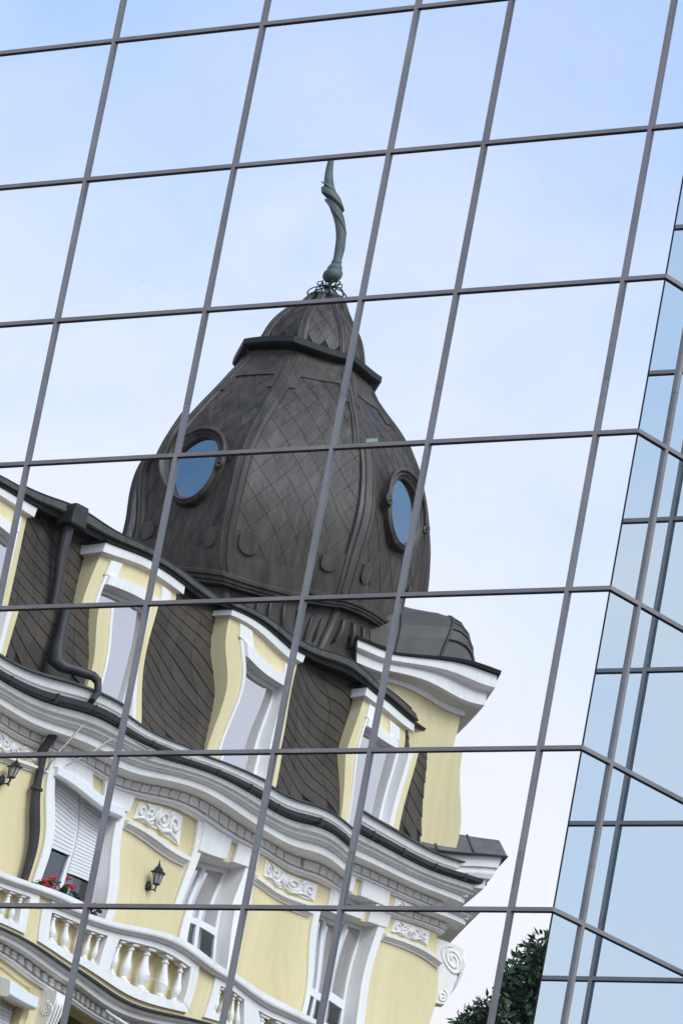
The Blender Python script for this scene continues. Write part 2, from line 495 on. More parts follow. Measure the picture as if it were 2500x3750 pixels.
# ------------------------------------------------------------------ the yellow corner house, local frame: x along the front, y out of it
house = empty('corner_townhouse', (-30.52425, -35.90301, 0), ROT)
tag(house, 'yellow corner townhouse with white stucco trim, slate mansard and dark dome, mirrored in the glass', 'townhouse')
S0, S1 = -12.0, 8.2
q2 = sqrt(0.5)
CH = 3.6                                    # chamfer length
PC = [(S1, 0.0), (S1+CH*q2, -CH*q2)]
PATH = [(S0, 0.0), (S1, 0.0), PC[1], (PC[1][0], -14.0)]
OUT = PATH                                  # outside is to the left of the walk
WIN = [-8.1, -4.6, -1.1, 2.4, 5.9]          # window axes
WOP = {}                                    # openings
for c in WIN:
    hwid = 0.93 if abs(c+1.1) < 0.01 else 0.62
    WOP[c] = (c-hwid, c+hwid, 20.1, 22.86)
ww = MB(); rvl = MB()
wall_holes(ww, S0, S1, 19.3, 24.0, list(WOP.values()), 0.0, 0.40, rvl)
ww.quad((S1, 0, 0), (*PC[1], 0), (*PC[1], 24.0), (S1, 0, 24.0))
ww.quad((*PC[1], 0), (PC[1][0], -14, 0), (PC[1][0], -14, 24.0), (*PC[1], 24.0))
ww.quad((PC[1][0], -14, 0), (S0, -14, 0), (S0, -14, 24), (PC[1][0], -14, 24))
ww.quad((S0, -14, 0), (S0, 0, 0), (S0, 0, 24), (S0, -14, 24))
ww.quad((S0, 0.0, 23.9), (S1, 0, 23.9), (*PC[1], 23.9), (PC[1][0], -14, 23.9), (S0, -14, 23.9))
ww.build('wall', YEL, house); rvl.build('window_reveal', WHT, house)
rooms = MB()
for c, (a, b, z0, z1) in WOP.items():
    rooms.box(a-0.05, b+0.05, -1.2, -0.33, z0-0.05, z1+0.05)
# main cornice
cor = MB()
prof = [(0.0, 23.14), (0.05, 23.14), (0.07, 23.17), (0.11, 23.18), (0.11, 23.21), (0.06, 23.225), (0.06, 23.38), (0.36, 23.39), (0.43, 23.40),
        (0.43, 23.515), (0.47, 23.52), (0.49, 23.55), (0.53, 23.56), (0.54, 23.60), (0.60, 23.62), (0.62, 23.68), (0.62, 23.70), (0.0, 23.72)]
cor.sweep(prof, OUT); co = cor.build('main_cornice', WHT, house)
den = MB(); den.box(-0.103, 0.103, 0.0, 0.05, 0, 0.13); dme = den.mesh('dentil', WHT)
k = 0
x = S0+0.2
while x < S1:
    inst('dentil', dme, co, (x, 0.061, 23.24)); x += 0.235
for i in range(15):
    t = 0.15+i*0.235
    inst('dentil', dme, co, (S1+t*q2+0.061*q2, -t*q2+0.061*q2, 23.24), (0, 0, -pi/4))
gut = MB(); gut.sweep([(0.60, 23.712), (0.68, 23.715), (0.72, 23.74), (0.72, 23.81), (0.70, 23.81), (0.68, 23.76), (0.62, 23.75), (0.55, 23.75), (0.5, 23.74), (0.5, 23.712)], [(S0, 0.0), (S1+0.25, 0.0)])
gu = gut.build('gutter', BLK, house)
hk = MB(); hk.box(-0.015, 0.015, 0.60, 0.728, 23.706, 23.822); hme = hk.mesh('gutter_bracket', BLK)
x = S0+0.3
while x < S1:
    inst('gutter_bracket', hme, gu, (x, 0, 0)); x += 0.85
fas = MB(); fas.sweep([(0.40, 23.725), (0.40, 23.92), (0.43, 23.93), (0.43, 23.945), (0.46, 23.96), (0.48, 24.04), (0.48, 24.06), (-0.3, 24.06), (-0.3, 23.725)], OUT)
fas.build('blocking_course', WHT, house)
fl = MB(); fl.sweep([(0.53, 24.063), (0.53, 24.085), (0.0, 24.20), (-0.3, 24.20), (-0.3, 24.063)], OUT)
fl.build('roof_edge', VERD, house)
# chamfer corner has a deeper lead-covered shelf over its cornice
def chp(t, o):                              # along chamfer t, out o -> local plan
    return (S1+t*q2+o*q2, -t*q2+o*q2)

# windows of the upper floor
def window(c, shutter):
    a, b, z0, z1 = WOP[c]
    f = MB(); y = -0.28; fwid = 0.075
    f.box(a, a+fwid, y-0.06, y, z0, z1); f.box(b-fwid, b, y-0.06, y, z0, z1)
    f.box(a+fwid, b-fwid, y-0.06, y, z1-fwid, z1)
    mid = (a+b)/2; tr = 21.62
    f.box(mid-0.05, mid+0.05, y-0.055, y+0.012, z0, z1-fwid)
    if not shutter:
        f.box(a+fwid, mid-0.05, y-0.058, y+0.008, tr-0.06, tr+0.06); f.box(mid+0.05, b-fwid, y-0.058, y+0.008, tr-0.06, tr+0.06)
    wo = f.build('window', PVC, house, bevel=0.006)
    for (p0, p1) in ((a+fwid, mid-0.05), (mid+0.05, b-fwid)):
        if shutter:
            g = MB(); g.quad((p0, y-0.03, z0), (p1, y-0.03, z0), (p1, y-0.03, z1-fwid), (p0, y-0.03, z1-fwid))
            g.build('pane', CGL, wo)
        else:
            g = MB(); g.quad((p0, y-0.03, tr), (p1, y-0.03, tr), (p1, y-0.03, z1-fwid), (p0, y-0.03, z1-fwid)); g.build('pane', WGL, wo)
            g = MB(); g.quad((p0, y-0.031, z0), (p1, y-0.031, z0), (p1, y-0.031, tr), (p0, y-0.031, tr)); g.build('pane', CGL, wo)
        n = 14; cu = MB(); xs = [p0+(p1-p0)*(0.0+0.42*i/n) for i in range(n+1)]
        for i in range(n):
            d0 = 0.02*sin(i*1.9); d1 = 0.02*sin((i+1)*1.9)
            cu.quad((xs[i], y-0.12+d0, z0), (xs[i+1], y-0.12+d1, z0), (xs[i+1], y-0.12+d1, z1-0.1), (xs[i], y-0.12+d0, z1-0.1))
        cu.build('curtain', CURT, wo, smooth=True)
        if shutter:
            top = z1-0.06; bot = 21.95 if p0 < c-0.1 and False else (21.93 if p0 < c-0.3 else 21.62)
            sm = MB(); zz = top
            while zz > bot:
                sm.prism([(y+0.02, zz), (y+0.034, zz-0.006), (y+0.034, zz-0.050), (y+0.02, zz-0.056)], 'x', p0-0.02, p1+0.02)
                zz -= 0.058
            sm.build('roller_shutter', SHUT, wo)
    # surround: plaster band with ears, flat lintel block
    s = MB(); e = 0.27
    zt = z1+0.27
    w_ = b-a; zt = z1+0.40
    s.box(a-0.19, a-0.001, 0.0, 0.05, z0, zt-0.05); s.box(b+0.001, b+0.23, 0.0, 0.05, z0, zt-0.10)
    s.box(a-0.10, a+0.50*w_, 0.0, 0.075, z1+0.001, zt); s.box(a+0.66*w_, b+0.26, 0.0, 0.075, z1+0.001, zt-0.04)
    s.build('window_surround', WHT, house, bevel=0.008)
    if shutter:
        bx = MB(); bx.prism([(0.003, z1-0.16), (0.10, z1-0.16), (0.135, z1-0.12), (0.135, z1+0.03), (0.003, z1+0.05)], 'x', a-0.06, b+0.06)
        bx.build('shutter_box', PVC, wo, bevel=0.008)
for c in WIN:
    window(c, abs(c+1.1) < 0.01)
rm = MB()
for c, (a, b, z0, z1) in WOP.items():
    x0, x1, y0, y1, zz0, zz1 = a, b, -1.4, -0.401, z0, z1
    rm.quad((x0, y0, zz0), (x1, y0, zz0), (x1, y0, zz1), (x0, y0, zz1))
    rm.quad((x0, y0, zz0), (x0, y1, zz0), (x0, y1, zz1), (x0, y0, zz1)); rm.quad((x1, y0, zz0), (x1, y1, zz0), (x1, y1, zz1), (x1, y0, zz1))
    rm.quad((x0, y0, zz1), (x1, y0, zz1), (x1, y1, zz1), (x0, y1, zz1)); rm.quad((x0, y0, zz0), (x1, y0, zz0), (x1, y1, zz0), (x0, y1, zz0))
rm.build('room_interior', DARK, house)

# ledges and ornament panels between the windows
def ledge(x0, x1, z=22.68):
    m = MB(); P = [(0.0, z-0.07), (0.025, z-0.07), (0.035, z-0.04), (0.06, z-0.03), (0.075, z-0.005), (0.11, z+0.005), (0.115, z+0.055), (0.0, z+0.075)]
    m.prism(P, 'x', x0, x1); m.build('ledge', WHT, house)
def spiral(cx, cz, r0, turns, dirn, start, y, n=26):
    pts = []
    for i in range(n+1):
        t = i/n; a = start+dirn*turns*2*pi*t; r = r0*(1-0.82*t)
        pts.append((cx+r*cos(a), y, cz+r*sin(a)))
    return pts
def ornament(x0, x1, z0=22.81, z1=23.11):
    m = MB(); r = random.Random(int(x0*100))
    cz = (z0+z1)/2; hh = (z1-z0)/2; cx = (x0+x1)/2; hw = (x1-x0)/2
    ol = []
    for i in range(12): ol.append((x0+0.01+(x1-x0-0.02)*i/11+0.0, z0+r.uniform(0, 0.03)))
    for i in range(12): ol.append((x1-0.01-(x1-x0-0.02)*i/11, z1-r.uniform(0, 0.03)))
    m.prism(ol, 'y', 0.0, 0.025)
    b = m.build('ornament_panel', WHT, house)
    s = MB()
    for sg in (-1, 1):
        s.tube(spiral(cx+sg*hw*0.30, cz+0.01, hh*0.72, 1.4, sg, pi if sg > 0 else 0, 0.035), 0.021, 6)
        s.tube(spiral(cx+sg*hw*0.72, cz-0.005, hh*0.66, 1.3, -sg, -pi/2, 0.035), 0.020, 6)
        s.tube([(cx+sg*hw*0.05, 0.03, cz-hh*0.6), (cx+sg*hw*0.25, 0.045, cz-hh*0.85), (cx+sg*hw*0.55, 0.045, cz-hh*0.55), (cx+sg*hw*0.9, 0.03, cz-hh*0.85)], [0.012, 0.022, 0.022, 0.008], 6)
        s.tube([(cx+sg*hw*0.45, 0.03, cz+hh*0.3), (cx+sg*hw*0.5, 0.05, cz+hh*0.7), (cx+sg*hw*0.65, 0.03, cz+hh*0.9)], [0.02, 0.024, 0.008], 6)
    s.tube(spiral(cx, cz, hh*0.5, 1.0, 1, 0, 0.04), 0.026, 6)
    s.tube([(cx, 0.03, cz-hh*0.8), (cx, 0.055, cz), (cx, 0.03, cz+hh*0.9)], [0.01, 0.05, 0.012], 7)
    s.build('scrollwork', WHT, b, smooth=True)
for i, c in enumerate(WIN):
    b = WOP[c][1]+0.27
    e2 = (WOP[WIN[i+1]][0]-0.27) if i+1 < len(WIN) else S1-0.02
    ledge(b, e2)
    m_ = (b+e2)/2; ornament(m_-min(0.55, (e2-b)*0.36), m_+min(0.55, (e2-b)*0.36))

# terrace with a balustraded parapet, one metre in front of the upper wall
TO = 1.0
lw = MB()
LH = [(-2.2, 3.2, 15.5, 19.36), (-3.52, -3.0, 16.4, 18.99), (-7.4, -6.4, 16.4, 18.93), (5.0, 6.2, 16.4, 18.93)]
wall_holes(lw, S0, 7.0, 0.0, 19.68, LH, TO-0.02, 0.5)
lw.quad((7.0, TO-0.02, 0), (7.0, 0.0, 0), (7.0, 0.0, 19.68), (7.0, TO-0.02, 19.68))
lw.quad((S0, TO-0.02, 19.67), (7.0, TO-0.02, 19.67), (7.0, -0.3, 19.67), (S0, -0.3, 19.67))
lw.build('lower_wall', YEL, house)
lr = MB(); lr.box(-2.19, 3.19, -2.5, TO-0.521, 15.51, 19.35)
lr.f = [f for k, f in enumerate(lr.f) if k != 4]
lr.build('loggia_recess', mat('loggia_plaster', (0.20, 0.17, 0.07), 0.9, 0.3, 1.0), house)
for (a, b, z0, z1) in LH[1:]:
    f = MB(); y = TO-0.2
    f.box(a, a+0.07, y-0.06, y, z0, z1); f.box(b-0.07, b, y-0.06, y, z0, z1); f.box(a+0.07, b-0.07, y-0.06, y, z1-0.07, z1)
    f.box((a+b)/2-0.04, (a+b)/2+0.04, y-0.055, y+0.01, z0, z1-0.07)
    wo = f.build('window', PVC, house)
    g = MB(); g.quad((a, y-0.03, z0), (b, y-0.03, z0), (b, y-0.03, z1), (a, y-0.03, z1)); g.build('pane', CGL, wo)
    g = MB(); g.quad((a, y-0.5, z0), (b, y-0.5, z0), (b, y-0.5, z1), (a, y-0.5, z1)); g.build('curtain', CURT, wo)
    g = MB(); g.prism([(TO-0.017, z1-0.02), (TO+0.16, z1-0.02), (TO+0.20, z1+0.02), (TO+0.20, z1+0.17), (TO-0.017, z1+0.19)], 'x', a-0.07, b+0.07); g.build('shutter_box', PVC, wo, bevel=0.01)
    sm = MB(); zz = z1-0.07
    for k in range(5):
        sm.prism([(y+0.02, zz), (y+0.034, zz-0.006), (y+0.034, zz-0.050), (y+0.02, zz-0.056)], 'x', a+0.05, b-0.05); zz -= 0.058
    sm.build('roller_shutter', SHUT, wo)
    s = MB(); o_ = 0.13
    s.tube([(a-o_, TO-0.01, z0), (a-o_, TO-0.01, z1+0.20), (a-o_+0.06, TO-0.01, z1+0.30), (b+o_-0.06, TO-0.01, z1+0.30), (b+o_, TO-0.01, z1+0.20), (b+o_, TO-0.01, z0)], 0.022, 6)
    s.build('window_surround', YEL, wo)
PP = [(S0, TO), (7.05, TO), (7.05, 0.0)]
bl = MB()
bl.sweep([(0.0, 19.372), (0.03, 19.372), (0.05, 19.401), (0.07, 19.408), (0.07, 19.437), (0.03, 19.448), (0.03, 19.567), (0.26, 19.574), (0.28, 19.588), (0.28, 19.653), (0.33, 19.668), (0.35, 19.704), (0.35, 19.711), (-0.06, 19.711), (-0.06, 19.372)], PP)
bo = bl.build('belt_cornice', WHT, house)
dm2 = MB(); dm2.box(-0.05, 0.05, 0, 0.08, 0, 0.085); dme2 = dm2.mesh('dentil', WHT)
x = S0+0.1
while x < 6.95:
    inst('dentil', dme2, bo, (x, TO+0.031, 19.462)); x += 0.17
bf = MB(); bf.sweep([(0.41, 19.713), (0.41, 19.745), (0.0, 19.840), (-0.06, 19.840), (-0.06, 19.713)], PP); bf.build('flashing', BLK, bo)
# parapet
pz0, pz1 = 19.84, 20.62
par = MB(); par.sweep([(0.0, pz0+0.001), (0.0, 19.93), (-0.18, 19.93), (-0.18, pz0+0.001)], PP)
PANELS = [(-10.2, -6.65, 4), (-6.15, -3.1, 4), (-2.78, 0.90, 5), (1.45, 4.0, 4), (4.6, 6.9, 4)]
prev = S0
po = par.build('parapet', YEL, house)
bal = MB()
bal.lathe([(0.055, 0), (0.055, 0.03), (0.038, 0.045), (0.052, 0.08), (0.078, 0.15), (0.075, 0.20), (0.05, 0.30), (0.036, 0.40), (0.034, 0.44), (0.05, 0.455), (0.05, 0.475), (0.034, 0.485), (0.036, 0.52), (0.06, 0.53)], n=14)
bal.box(-0.068, 0.068, -0.068, 0.068, 0.53, 0.575); bal.box(-0.068, 0.068, -0.068, 0.068, -0.03, 0.0)
bme = bal.mesh('baluster', WHT, True)
try: bme.set_sharp_from_angle(angle=radians(35))
except Exception: pass
for (a, b, n) in PANELS:
    yy = MB(); yy.box(prev, a, TO-0.18, TO, 19.93, pz1); yy.build('pier', YEL, po)
    prev = b
    W_ = b-a; mg = 0.22; pier = 0.34; gw = (W_-2*mg-pier)/2
    fr = MB(); y0, y1 = TO-0.18, TO+0.045
    z0, z1 = 19.94, pz1-0.003
    gz0, gz1 = 20.05, 20.53
    fr.box(a, b, y0, y1, 19.931, gz0); fr.box(a, b, y0, y1, gz1, z1)
    for (u, v) in ((a, a+mg), (a+mg+gw, b-mg-gw), (b-mg, b)): fr.box(u, v, y0, y1-0.0005, gz0, gz1)
    fo = fr.build('balustrade_panel', WHT, po)
    back = MB(); back.box(a+mg, b-mg, TO-0.179, TO-0.16, gz0, gz1); back.build('backing', YEL, po)
    for st_ in (a+mg, b-mg-gw):
        for i in range(n):
            inst('baluster', bme, po, (st_+gw*(i+0.5)/n, TO-0.035, gz0+0.024), None, (0.82, 0.82, 0.785))
yy = MB(); yy.box(prev, 7.05, TO-0.18, TO, 19.93, pz1); yy.build('pier', YEL, po)
rl = MB(); rl.sweep([(-0.24, pz1), (0.07, pz1), (0.10, pz1+0.03), (0.14, pz1+0.045), (0.15, pz1+0.07), (0.15, pz1+0.145), (-0.24, pz1+0.165)], PP); rl.build('rail', WHT, po)

# consoles: a scrolled one by the lower window, a big one at the corner
def console(nm, loc, rz, h, d, wd):
    """side outline in (out, z), hanging down from z=0"""
    pts = []
    for i in range(22):
        t = i/21
        pts.append((d*(0.35+0.65*max(0, 1-t*1.1)**0.7*(1+0.10*sin(t*9))), -h*t))
    pts = [(0, 0)] + pts + [(0, -h)]
    m = MB(); m.prism([(y, z) for (y, z) in pts], 'x', -wd/2, wd/2)
    o = m.build(nm, WHT, house, loc=loc); o.rotation_euler = (0, 0, rz)
    s = MB()
    for sg in (-1, 1):
        sp = [(sg*wd/2, d*0.58+p[0], -h*0.26+p[2]) for p in spiral(0, 0, d*0.40, 2.3, 1, pi/2, 0, 40)]
        s.tube(sp, d*0.045, 6)
        sp = [(sg*wd/2, d*0.24+p[0], -h*0.86+p[2]) for p in spiral(0, 0, d*0.2, 1.6, -1, pi/2, 0, 24)]
        s.tube(sp, d*0.035, 6)
    for k in range(3):
        x = (k-1)*wd*0.3
        s.tube([(x, d*1.0, -h*0.05), (x, d*1.02, -h*0.2), (x*0.8, d*0.80, -h*0.5), (x*0.5, d*0.5, -h*0.8)], [d*0.06, d*0.07, d*0.05, d*0.02], 6)
    s.build('scroll', WHT, o, smooth=True)
    return o
console('console', (-2.52, TO-0.02, 19.36), 0, 1.1, 0.32, 0.26)
console('console', (3.45, TO-0.02, 19.36), 0, 1.1, 0.32, 0.26)
cx, cy = chp(0.18, -0.01)
console('console', (cx, cy, 23.05), -pi/4, 0.85, 0.46, 0.26)
cx, cy = chp(CH-0.25, -0.01)
console('console', (cx, cy, 23.05), -pi/4, 0.85, 0.46, 0.26)

# ---------------- mansard roof
MZ0, MZ1 = 24.19, 26.75
MO0, MO1 = 0.0, -0.26
rf = MB(); DW = 0.92
mp_ = [(MO0, MZ0), (MO1, MZ1), (MO1-0.5, MZ1), (MO0-0.6, MZ0)]
rf.sweep(mp_, [(WIN[-1]+DW-0.02, 0.0)]+OUT[1:])
for xa, xb in zip([S0]+[c+DW-0.02 for c in WIN[:-1]], [c-DW+0.02 for c in WIN]): rf.prism(mp_, 'x', xa, xb)
rf.quad((S0, MO1, MZ1), (S1-0.2, MO1, MZ1), (PC[1][0]-0.5, -CH*q2-0.3, MZ1), (PC[1][0]-0.5, -14, MZ1), (S0, -14, MZ1))
ro = rf.build('mansard_roof', SLB, house)
# diamond slates laid in slanting courses on the front slope
SL = sqrt((MZ1-MZ0)**2+(MO1-MO0)**2); tilt = math.atan2(MO0-MO1, MZ1-MZ0)
PT, TWD, SLP = 0.215, 0.345, -0.46          # course pitch, slate width, slant of the courses
tile = MB()
def tcorner(u, v):
    x = (u-0.5)*TWD*1.0; return (x, (v-0.5)*PT*0.975+SLP*x)
tq = [tcorner(0, 0), tcorner(1, 0), tcorner(1, 1), tcorner(0, 1)]
tile.v = [(tq[0][0], 0.020, tq[0][1]), (tq[1][0], 0.014, tq[1][1]), (tq[2][0], 0.006, tq[2][1]), (tq[3][0], 0.010, tq[3][1])]+[(x, 0.0, z) for x, z in tq]
tile.f = [(0, 3, 2, 1), (0, 1, 5, 4), (1, 2, 6, 5), (2, 3, 7, 6), (3, 0, 4, 7)]
tme = tile.mesh('slate', SLT)
DW = 0.92                                    # half width of a dormer front
def on_front(s, l):
    z = MZ0+l*cos(tilt); o = MO0-l*sin(tilt); return (s, o, z)
i_ = 0; s_ = -6.6
while s_ < S1-0.22:
    if all(abs(s_-c) > DW-0.06 for c in WIN):
        l = -0.1+((i_*SLP*TWD) % PT)+(0.0)
        while l < SL+0.02:
            if l > 0.06:
                inst('slate', tme, ro, on_front(s_, l), (tilt+rnd.uniform(-.006, .006), rnd.uniform(-.01, .01), 0))
            l += PT
    s_ += TWD; i_ += 1
# eave strip of the upper roof with seamed metal panels
x = S0; em = MB(); pl = 0.62
em.prism([(-0.34, 26.72), (0.0, 26.72), (0.02, 26.74), (-0.01, 26.83), (-0.12, 26.88), (-0.34, 26.90)], 'x', 0.004, pl-0.004); eme = em.mesh('metal_panel', ZINC)
ev = MB(); ev.sweep([(-0.05, 26.66), (-0.03, 26.717), (-0.42, 26.717), (-0.42, 26.66)], OUT); eo = ev.build('eave', BLK, house)
while x+pl < S1-0.75:
    inst('metal_panel', eme, eo, (x, 0, 0)); x += pl
sm = MB(); sm.tube([(S0, -0.14, 26.895), (S1-0.9, -0.14, 26.895)], 0.018, 6); sm.build('ridge_roll', BLK, eo)

# ---------------- dormers
def dormer(c):
    a, b = c-DW, c+DW; z0, z1 = 24.12, 26.48
    oa, ob = c-0.55, c+0.60; wz0, wz1 = 24.22, 25.98
    y = 0.06
    m = MB()
    rv = MB(); wall_holes(m, a, b, z0, z1, [(oa, ob, wz0, wz1)], y, 0.22, rv)
    for x in (a, b):
        m.quad((x, y, z0), (x, -0.75, z0), (x, -0.75, z1), (x, y, z1))
    m.quad((a, y, z1), (b, y, z1), (b, -0.75, z1), (a, -0.75, z1))
    d = m.build('dormer', YEL, house); rv.build('reveal', WHT, d)
    t = MB(); PR = [(0.0, 26.42), (0.03, 26.425), (0.04, 26.44), (0.09, 26.445), (0.10, 26.57), (-0.0, 26.58)]
    t.sweep(PR, [(a, -0.7), (a, y), (b, y), (b, -0.7)]); t.build('dormer_cornice', WHT, d)
    t = MB(); t.sweep([(0.13, 26.582), (0.14, 26.605), (0.0, 26.64), (-0.2, 26.64), (-0.2, 26.582)], [(a, -0.7), (a, y), (b, y), (b, -0.7)])
    t.build('dormer_flashing', BLK, d)
    t = MB(); t.box(a, b, -0.7, y, 26.583, 26.63); t.build('dormer_top', ZINC, d)
    f = MB(); yy = y-0.16
    f.box(oa, oa+0.06, yy-0.05, yy, wz0, wz1); f.box(ob-0.06, ob, yy-0.05, yy, wz0, wz1); f.box(oa+0.06, ob-0.06, yy-0.05, yy, wz1-0.07, wz1)
    f.build('window_frame', PVC, d, bevel=0.005)
    g = MB(); g.quad((oa+0.06, yy-0.02, wz0), (ob-0.06, yy-0.02, wz0), (ob-0.06, yy-0.02, wz1-0.07), (oa+0.06, yy-0.02, wz1-0.07)); g.build('pane', WGL, d)
    s = MB()
    s.box(oa-0.07, oa-0.002, y-0.002, y+0.035, wz0, wz1+0.16); s.box(ob+0.002, ob+0.12, y-0.002, y+0.035, wz0, wz1+0.16)
    s.build('window_trim', WHT, d, bevel=0.006)
    s = MB(); s.box(oa-0.10, oa+0.22, y-0.002, y+0.045, wz1+0.162, wz1+0.40); s.build('lintel_block', WHT, d, bevel=0.006)
    s = MB(); s.box(ob-0.10, ob+0.13, y-0.002, y+0.045, wz1+0.162, wz1+0.38); s.build('lintel_block', WHT, d, bevel=0.006)
    s = MB(); s.box(oa-0.001, ob+0.001, y-0.20, y+0.09, wz1+0.002, wz1+0.155); s.build('blind_box', WHT, d)
for c in WIN: dormer(c)

# ---------------- dome
DC = (6.44, -3.35); DZ = 28.26
def octp(R, k, rot=0):                       # corner k, faces have normals at multiples of 45 deg
    a = radians(22.5+45*k)
    return (DC[0]+R*cos(a), DC[1]+R*sin(a))
def octpath(R): return [octp(R, k) for k in range(8)][::-1]
PROF = [(0.0, 2.56), (0.3, 2.62), (0.7, 2.67), (1.1, 2.69), (1.35, 2.68), (1.6, 2.65), (1.95, 2.56), (2.3, 2.45), (2.7, 2.28), (3.1, 2.08), (3.44, 1.88), (3.75, 1.66), (4.05, 1.44), (4.3, 1.25), (4.46, 1.16)]
PROF2 = [(4.65, 0.98), (4.75, 0.96), (4.95, 0.90), (5.15, 0.81), (5.32, 0.70), (5.5, 0.56), (5.65, 0.45), (5.80, 0.37), (5.88, 0.33)]
def smooth_prof(P, dz=0.07):
    z = P[0][0]; out = []
    while z < P[-1][0]-0.02:
        k = max(i for i in range(len(P)-1) if P[i][0] <= z+1e-9)
        p0, p1, p2, p3 = P[max(k-1, 0)], P[k], P[k+1], P[min(k+2, len(P)-1)]
        h = p2[0]-p1[0]; t = (z-p1[0])/h
        m1 = (p2[1]-p0[1])/max(p2[0]-p0[0], 1e-6)*h; m2 = (p3[1]-p1[1])/max(p3[0]-p1[0], 1e-6)*h
        r = (2*t**3-3*t*t+1)*p1[1]+(t**3-2*t*t+t)*m1+(3*t*t-2*t**3)*p2[1]+(t**3-t*t)*m2
        out.append((z, r)); z += dz
    return out+[P[-1]]
PROF = smooth_prof(PROF); PROF2 = smooth_prof(PROF2)
def lerp_prof(P, z):
    for (z0, r0), (z1, r1) in zip(P, P[1:]):
        if z <= z1: return r0+(r1-r0)*(z-z0)/(z1-z0)
    return P[-1][1]
def oct_shell(mb, P, zoff, dr=0.0):
    i = len(mb.v)
    for (z, r) in P:
        for k in range(8):
            x, y = octp(r+dr, k); mb.v.append((x, y, zoff+z))
    for j in range(len(P)-1):
        for k in range(8):
            a = i+j*8+k; b = i+j*8+(k+1) % 8; mb.f.append((a, b, b+8, a+8))
    mb.f.append(tuple(i+(len(P)-1)*8+k for k in range(8))); mb.f.append(tuple(i+k for k in range(8))[::-1])
d = MB(); oct_shell(d, PROF, DZ); dome = d.build('dome', SLB, house)
d = MB(); oct_shell(d, PROF2, DZ); cup = d.build('cupola', SLB, house)
C22, S22 = cos(pi/8), sin(pi/8)
def face_pt(P, k, t, z, off):
    """point on face k (normal at 45k deg): t metres along the face, height z, lifted by off"""
    a = radians(45*k); R = lerp_prof(P, z); ap = R*C22
    dz = 0.04; R1 = lerp_prof(P, min(z+dz, P[-1][0])); R0 = lerp_prof(P, max(z-dz, P[0][0]))
    sl = (R1-R0)*C22/(2*dz)
    nrm = Vector((1, -sl)).normalized()
    rr = ap + off*nrm.x
    return (DC[0]+rr*cos(a)-t*sin(a), DC[1]+rr*sin(a)+t*cos(a), DZ+z+off*nrm.y)
def dome_tiles(P, parent, z0, z1, w_, h_, faces, skip=None):
    lev = [z0]
    while lev[-1] < z1:                       # half-course levels, evenly spaced along the curve
        z = lev[-1]; sl = (lerp_prof(P, z)-lerp_prof(P, min(z+0.1, P[-1][0])))/0.1
        lev.append(z+h_*0.5/sqrt(1+sl*sl))
    for k in faces:
        for q in range(1, len(lev)-1):
            z = lev[q]; hw = lerp_prof(P, z)*S22; n = int(hw/w_)+2
            for i in range(-n, n+1):
                t = (i+(0.5 if q % 2 else 0))*w_
                if abs(t) > hw+w_*0.25: continue
                if skip and skip(k, t, z): continue
                lift = rnd.uniform(0.8, 1.3)
                m = MB(); g_ = 3
                for lay in (1, 0):
                    for u in range(g_+1):
                        for v in range(g_+1):
                            a_, b_ = u/g_, v/g_                  # along the two slanting edges from the top corner
                            y_ = a_+b_                           # 0 top .. 2 bottom
                            zz = lev[q+1]+(z-lev[q+1])*y_ if y_ <= 1 else z+(lev[q-1]-z)*(y_-1)
                            zz = z+(zz-z)*0.985
                            hm = lerp_prof(P, zz)*S22
                            tt = max(-hm, min(hm, t+(a_-b_)*0.5*w_*0.985))
                            m.v.append(face_pt(P, k, tt, zz, (0.004+0.0045*y_*lift) if lay else 0.0))
                N1 = g_+1
                for u in range(g_):
                    for v in range(g_): m.f.append((u*N1+v, u*N1+v+1, (u+1)*N1+v+1, (u+1)*N1+v))
                rim_ = [v for v in range(N1)]+[u*N1+g_ for u in range(1, N1)]+[g_*N1+v for v in range(g_-1, -1, -1)]+[u*N1 for u in range(g_-1, 0, -1)]
                L_ = N1*N1
                for e_ in range(len(rim_)):
                    p_, r_ = rim_[e_], rim_[(e_+1) % len(rim_)]; m.f.append((p_, r_, r_+L_, p_+L_))
                c0 = sum((Vector(v) for v in m.v), Vector((0, 0, 0)))/len(m.v)
                m.v = [tuple(Vector(v)-c0) for v in m.v]
                m.build('slate', DSL, parent, loc=tuple(c0))
OVZ, OVA, OVB = 1.88, 0.50, 0.60             # oval windows: height of the centre, half width, half height
OVF = (2, 4)
def sk(k, t, z): return k in OVF and ((t/(OVA+0.05))**2+((z-OVZ)/(OVB+0.05))**2 < 1)
dome_tiles(PROF, dome, 0.04, 4.1, 0.36, 0.56, (2, 3, 4, 5), sk)
dome_tiles(PROF2, cup, 4.655, 5.75, 0.28, 0.42, (2, 3, 4, 5))
